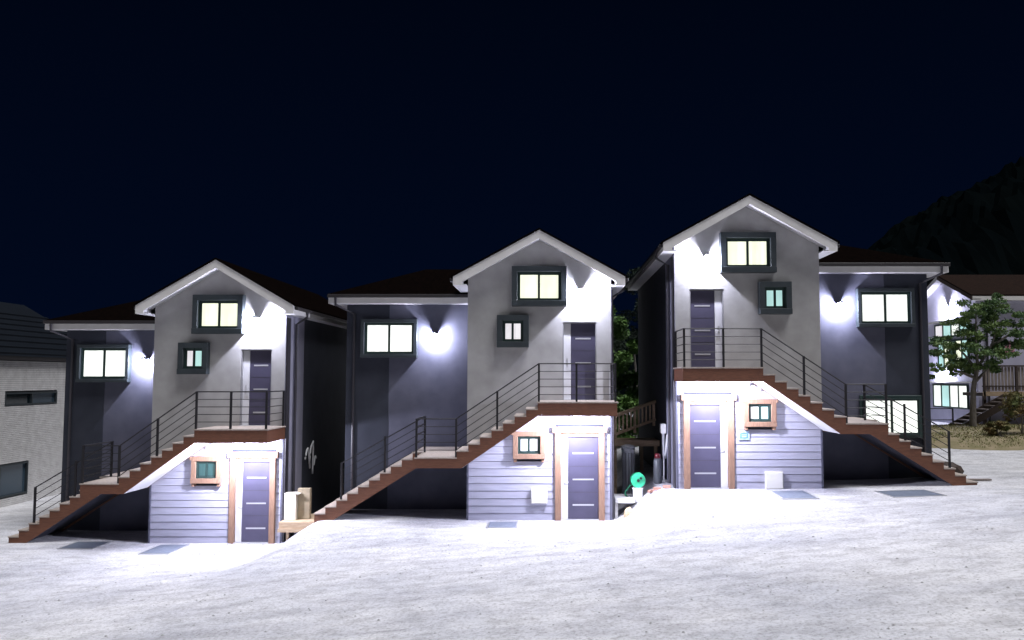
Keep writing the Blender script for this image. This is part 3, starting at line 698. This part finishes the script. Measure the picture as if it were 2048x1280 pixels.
for i in range(1100):
    v_ = rnd.random(); u_ = rnd.random()
    x, y = -9.05 + u_ * 1.35 + (v_ - 1) * 0.15, 22.0 + v_ * 1.45
    r = rnd.uniform(0.012, 0.034); b0 = len(m.v); z = gz(x, y) + r * 0.3
    a0 = rnd.random() * 6
    for k in range(4): m.v.append((x + r * math.cos(a0 + k * 1.57) * rnd.uniform(.7, 1.2), y + r * math.sin(a0 + k * 1.57), z))
    m.v.append((x, y, z + r * 0.7)); m.v.append((x, y, z - r))
    for k in range(4): m.f += [(b0 + k, b0 + (k + 1) % 4, b0 + 4), (b0 + (k + 1) % 4, b0 + k, b0 + 5)]
o = m.build('gravel', 'gravel', recalc=False); o['kind'] = 'stuff'; tag(o, 'patch of loose grey gravel before the lower door beside the blue cover', 'gravel')

m = MB(); rnd = random.Random(17)
for i in range(900):
    y = rnd.uniform(9.0, 22.0); x = rnd.uniform(-0.68, 0.60) * y; r = rnd.choice((0.008, 0.011, 0.014, 0.02)) * rnd.uniform(.8, 1.3); z = gz(x, y) + r * 0.25
    b0 = len(m.v); a0 = rnd.random() * 6
    for k in range(5): m.v.append((x + r * 1.3 * math.cos(a0 + k * 1.257) * rnd.uniform(.7, 1.2), y + r * math.sin(a0 + k * 1.257), z))
    m.v.append((x, y, z + r * 0.7))
    for k in range(5): m.f.append((b0 + k, b0 + (k + 1) % 5, b0 + 5))
o = m.build('pebbles', 'gravel', recalc=False); o['kind'] = 'stuff'; tag(o, 'loose grit and pebbles strewn over the pale concrete yard', 'pebbles')

# ------------------------------------------------------------------ vegetation
def leaves(m, c, rad, n, size, rnd, flat=0.6):
    for i in range(n):
        d = Vector((rnd.gauss(0, 1), rnd.gauss(0, 1), rnd.gauss(0, 1))); d.normalize(); d *= rnd.random() ** 0.45
        p = Vector((c[0] + d.x * rad[0], c[1] + d.y * rad[1], c[2] + d.z * rad[2]))
        nn = Vector((rnd.gauss(0, 1), rnd.gauss(0, 1), rnd.gauss(0, 1) + flat)).normalized()
        u = nn.orthogonal().normalized(); u.rotate(Matrix.Rotation(rnd.random() * 6.28, 3, nn)); v = nn.cross(u)
        s = size * rnd.uniform(0.6, 1.3); b = len(m.v)
        m.v += [tuple(p - u * s), tuple(p + v * s * 0.45), tuple(p + u * s), tuple(p - v * s * 0.45)]; m.f.append((b, b + 1, b + 2, b + 3))
def tree(name, loc, label, limbs, clumps, lm, size, rt=0.14, cat='tree', group=None, seed=1):
    rnd = random.Random(seed); t = root(name, loc, label, cat, group)
    m = MB()
    for i, l in enumerate(limbs): m.tube(smooth_pts(l, 4), rt if i == 0 else rt * 0.45, 8, taper=rt * 0.5 if i == 0 else rt * 0.12)
    m.build('trunk', 'bark', t, smooth=True)
    m = MB()
    for c, rad, n in clumps: leaves(m, c, rad, n, size, rnd)
    m.build('crown', lm, t, recalc=False)
    return t
tz = gz(17.8, 36)
rnd = random.Random(5); cl = []
top = [(-1.0, 0, 3.2), (-0.7, 0.2, 3.9), (0.1, -0.2, 4.1), (0.8, 0.1, 4.6), (1.3, 0.2, 4.95), (0.4, 0.1, 5.3), (1.7, -0.2, 4.2), (2.2, 0.1, 4.7), (-0.3, 0.3, 2.9), (0.6, -0.4, 3.4), (1.5, 0.2, 3.55), (-1.3, -0.2, 2.6), (0.1, 0.3, 4.8), (1.0, 0.0, 5.5), (2.3, 0.3, 3.9), (-0.2, -0.5, 3.5), (0.9, 0.3, 2.9)]
for c in top:
    for k in range(6):
        q = (c[0] + rnd.uniform(-.6, .6), c[1] + rnd.uniform(-.6, .6), c[2] + rnd.uniform(-.28, .28)); cl.append((q, (rnd.uniform(.22, .45), rnd.uniform(.22, .45), rnd.uniform(.08, .20)), 130))
limbs = [[(0, 0, -0.2), (0.03, 0, 1.0), (0.1, 0, 2.0), (0.35, 0, 3.0)], [(0.3, 0, 2.8), (0.9, 0, 3.7), (1.3, 0.1, 4.8)], [(0.25, 0, 2.6), (-0.2, 0.1, 3.3), (-0.8, 0.1, 3.9)], [(0.3, 0, 2.7), (0.2, -0.1, 3.8), (0.3, 0, 5.2)],
         [(0.2, 0, 2.3), (-0.6, -0.1, 2.6), (-1.2, -0.1, 2.7)], [(0.5, 0, 3.2), (1.3, 0, 3.6), (2.3, 0.1, 4.0)], [(0.2, 0, 2.2), (0.7, 0.2, 2.6), (1.0, 0.3, 2.9)], [(0.9, 0, 3.7), (1.6, 0, 4.1), (2.2, 0.1, 4.6)]]
tree('garden_pine', (17.8, 36, tz), 'layered garden pine on the grass before the lavender house', limbs, cl, 'pine_leaf', 0.075, 0.16, seed=4)
# shrubs behind the gap
for i, (x, y, zc, r, n, lm, lab) in enumerate((
        (3.3, 37.0, 3.7, (1.3, 0.8, 2.9), 26000, 'bush_leaf', 'bright green leafy shrub seen between the houses above the timber balustrade'),
        (4.0, 40.5, 6.8, (2.2, 1.3, 1.9), 9000, 'dark_leaf', 'dark tree standing behind the bright green shrub'))):
    rnd = random.Random(20 + i); cl = []
    for k in range(55):
        a = (rnd.uniform(-1, 1) * r[0], rnd.uniform(-1, 1) * r[1], zc - 0.3 + rnd.uniform(-1, 1) * r[2]); cl.append((a, (0.42, 0.42, 0.34), n // 55))
    tree('leafy_shrub' if i == 0 else 'dark_tree', (x, y, 0.4), lab, [[(0, 0, -0.3), (0.1, 0, zc * 0.4), (0, 0, zc * 0.7)]] + [[(0.05, 0, zc * 0.4), (sx_, 0.2, zc * 0.6), (sx_ * 1.3, 0.3, zc * 0.8)] for sx_ in (-0.6, 0.5)], cl, lm, 0.10, 0.08, cat='shrub' if i == 0 else 'tree', seed=30 + i)
# bank with grass, shrub to the right
m = MB(); xs_ = [13.6 + 0.3 * i for i in range(48)]; ys_ = [31.0 + 0.3 * i for i in range(23)]
def bankz(x, y): return gz(x, y) + 0.30 * sm(0, 1.6, min(x - 13.6 + 0.9 * noise.noise(Vector((y * 0.6, 0, 2))), 28.0 - x)) * sm(0, 1.2, y - 31.0 - 0.35 * (1 + noise.noise(Vector((x * 0.7, 1, 0)))) - max(0, (16 - x)) * 0.3) * sm(0, 0.8, 37.6 - y) - 0.02
m.v = [(x, y, bankz(x, y)) for y in ys_ for x in xs_]; n3 = len(xs_)
m.f = [(j * n3 + i, j * n3 + i + 1, (j + 1) * n3 + i + 1, (j + 1) * n3 + i) for j in range(len(ys_) - 1) for i in range(n3 - 1)]
o = m.build('grass_bank', 'soil', smooth=True, recalc=False); o['kind'] = 'structure'
m = MB(); rnd = random.Random(9)
for i in range(16000):
    x, y = rnd.uniform(13.8, 27.5), rnd.uniform(31.2, 37.3)
    if bankz(x, y) - gz(x, y) < 0.05 or noise.noise(Vector((x * 0.5, y * 0.8, 0))) < -0.25: continue
    z = bankz(x, y); a = rnd.random() * 6.28; hh = rnd.uniform(0.02, 0.075); b = len(m.v); dx, dy = math.cos(a) * 0.022, math.sin(a) * 0.022
    m.v += [(x - dx, y - dy, z - 0.01), (x + dx, y + dy, z - 0.01), (x + rnd.uniform(-.06, .06), y + rnd.uniform(-.06, .06), z + hh)]; m.f.append((b, b + 1, b + 2))
o = m.build('grass', 'grass', recalc=False); o['kind'] = 'stuff'; tag(o, 'dry short grass on the bank before the lavender house', 'grass')
for i, (x, y, r, lm, lab) in enumerate(((18.55, 33.6, (0.95, 0.7, 0.85), 'dry_leaf', 'brownish bushy shrub at the edge of the grass bank below the dark stair'), (17.35, 33.2, (0.45, 0.4, 0.28), 'dry_leaf', 'small low brownish shrub beside the bigger brown shrub'))):
    rnd = random.Random(50 + i); cl = []
    for k in range(14): cl.append(((rnd.uniform(-1, 1) * r[0] * .8, rnd.uniform(-1, 1) * r[1] * .8, r[2] * 0.9 + rnd.uniform(-.8, .9) * r[2]), (r[0] * .35, r[1] * .35, r[2] * .3), 150))
    tree('bushy_shrub', (x, y, bankz(x, y)), lab, [[(0, 0, -0.1), (0, 0, r[2])], [(0, 0, 0), (0.3, 0.1, r[2])], [(0, 0, 0), (-0.3, 0.1, r[2])]], cl, lm, 0.07, 0.04, cat='shrub', seed=60 + i)

# ------------------------------------------------------------------ lavender house on the right
HX, HY, HZ = 20.1, 40.0, 1.52
t = root('lavender_house', (HX, HY, HZ), 'pale lavender house with brown roof behind the garden pine', 'house')
EH, DP, LN = 6.1, 6.0, 11.0
m = MB(); m.prism([(0, -0.5), (DP, -0.5), (DP, EH), (DP / 2, EH + 1.15), (0, EH)], 'x', 0, LN); m.build('wall', 'lavender_wall', t)
for sg in (0, 1):
    y_in, y_out = DP / 2, (-0.5 if sg == 0 else DP + 0.5)
    za, zb = EH + 1.40, EH + 1.40 - 3.5 * 0.385
    MB().prism([(y_in, za), (y_out, zb), (y_out, zb - 0.07), (y_in, za - 0.07)], 'x', -0.45, LN + 0.4).build('roof_slope', 'brown_roof', t)
    MB().prism([(y_in, za - 0.073), (y_out, zb - 0.073), (y_out, zb - 0.27), (y_in, za - 0.27)], 'x', -0.43, -0.39).build('bargeboard', 'dark_wood' if sg == 0 else 'white_soffit', t)
    MB().prism([(y_in, za - 0.20), (y_out, zb - 0.20), (y_out, zb - 0.24), (y_in, za - 0.24)], 'x', -0.389, -0.003).build('soffit', 'white_soffit', t)
MB().box(-0.38, LN, -0.5, -0.46, EH - 0.22, EH - 0.03).build('eave_fascia', 'trim', t)
MB().box(-0.37, LN, -0.459, -0.003, EH - 0.21, EH - 0.17).build('eave_soffit', 'white_soffit', t)
MB().tube([(0.9, -0.42, EH - 0.2), (0.9, -0.42, EH - 0.35), (0.45, -0.07, EH - 0.7), (0.45, -0.07, 0.2)], 0.05).build('downpipe', 'pipe', t)
def gwin(y0, y1, z0, z1, pm, n):
    m = MB(); f = 0.08
    m.box(-0.09, 0, y0, y1, z0, z0 + f); m.box(-0.09, 0, y0, y1, z1 - f, z1)
    wd = (y1 - y0 - f) / n
    for i in range(n + 1): m.box(-0.09, 0, y0 + i * wd, y0 + i * wd + f, z0 + f, z1 - f)
    o = m.build('window', 'sash_green', t)
    for i in range(n): MB().box(-0.05, -0.03, y0 + i * wd + f, y0 + (i + 1) * wd, z0 + f, z1 - f).build('pane', pm[i % len(pm)], o)
gwin(0.6, 4.2, 4.3, 5.0, ['pane_teal', 'pane_cool', 'pane_teal', 'pane_pale'], 4)
gwin(0.7, 3.9, 2.75, 4.15, ['pane_teal', 'pane_warm', 'pane_dim', 'pane_warm', 'pane_teal'], 5)
gwin(0.9, 4.6, 0.75, 1.95, ['pane_cool', 'pane_cool', 'pane_teal', 'pane_cool'], 4)
MB().box(-0.25, 0.0, 0.3, 5.4, 5.08, 5.16).build('canopy', 'trim', t)
MB().box(-0.20, 0.0, 0.3, 5.2, 2.02, 2.09).build('canopy', 'trim', t)
MB().box(1.3, 1.75, -0.02, -0.001, 3.4, 3.95).build('pink_banner', 'pink_cloth', t)
wall_lamp(HX, HY + 2.75, HZ + 5.75, 'glaring wall lamp in the gable of the lavender house', 420, 'left')
wall_lamp(HX, HY + 3.4, HZ + 2.45, 'glaring wall lamp above the ground floor window of the lavender house', 420, 'left')
# deck with slatted railing
t = root('slatted_balcony', (19.3, 38.0, HZ), 'timber balcony with upright slats along the lavender house', 'balcony')
MB().box(0, 8, 0, 1.9, 1.45, 1.60).build('floor', 'dark_wood', t)
MB().box(-0.02, 8, -0.05, -0.002, 1.46, 1.66).build('edge_board', 'deck_wood', t)
MB().box(-0.03, 8, -0.06, 0.04, 2.76, 2.83).build('handrail', 'dark_wood', t)
MB().box(-0.03, 8, -0.02, 0.03, 1.86, 1.92).build('bottom_rail', 'dark_wood', t)
i = 0; x = 0.10
while x < 4.0:
    MB().box(x, x + 0.105, 0.032, 0.055, 1.68, 2.755).build('slat', 'old_wood', t); x += 0.15
for x in (0.0, 1.45, 2.9): MB().box(x, x + 0.09, -0.05, 0.03, 1.3, 2.759).build('post', 'dark_wood', t)
for x in (0.05, 3.0): MB().box(x, x + 0.12, 0.1, 0.22, -0.3, 1.45).build('leg', 'dark_wood', t)
t = root('open_stair', (17.5, 36.9, gz(17.5, 36.9)), 'dark open-tread stair leading up to the slatted balcony', 'stair')
for i in range(9):
    MB().box(0.0 + i * 0.29, 0.27 + i * 0.29, 0.02, 1.0, 0.11 + i * 0.155, 0.15 + i * 0.155).build('tread', 'old_wood', t)
for y in (-0.03, 1.01): MB().prism([(-0.05, -0.1), (0.25, -0.1), (2.65, 1.27), (2.65, 1.57), (-0.05, 0.12)], 'y', y, y + 0.045).build('stringer', 'dark_wood', t)
t = root('thin_railing', (16.2, 36.6, gz(16.2, 36.6)), 'thin black railing on the grass between pine and lavender house', 'railing')
for x in (0.0, 1.05): MB().tube([(x, 0, -0.1), (x, 0, 1.0)], 0.025, square=True).build('post', 'rail', t)
for z in (0.98, 0.5): MB().tube([(0, 0, z), (1.05, 0, z)], 0.02).build('bar', 'rail', t)
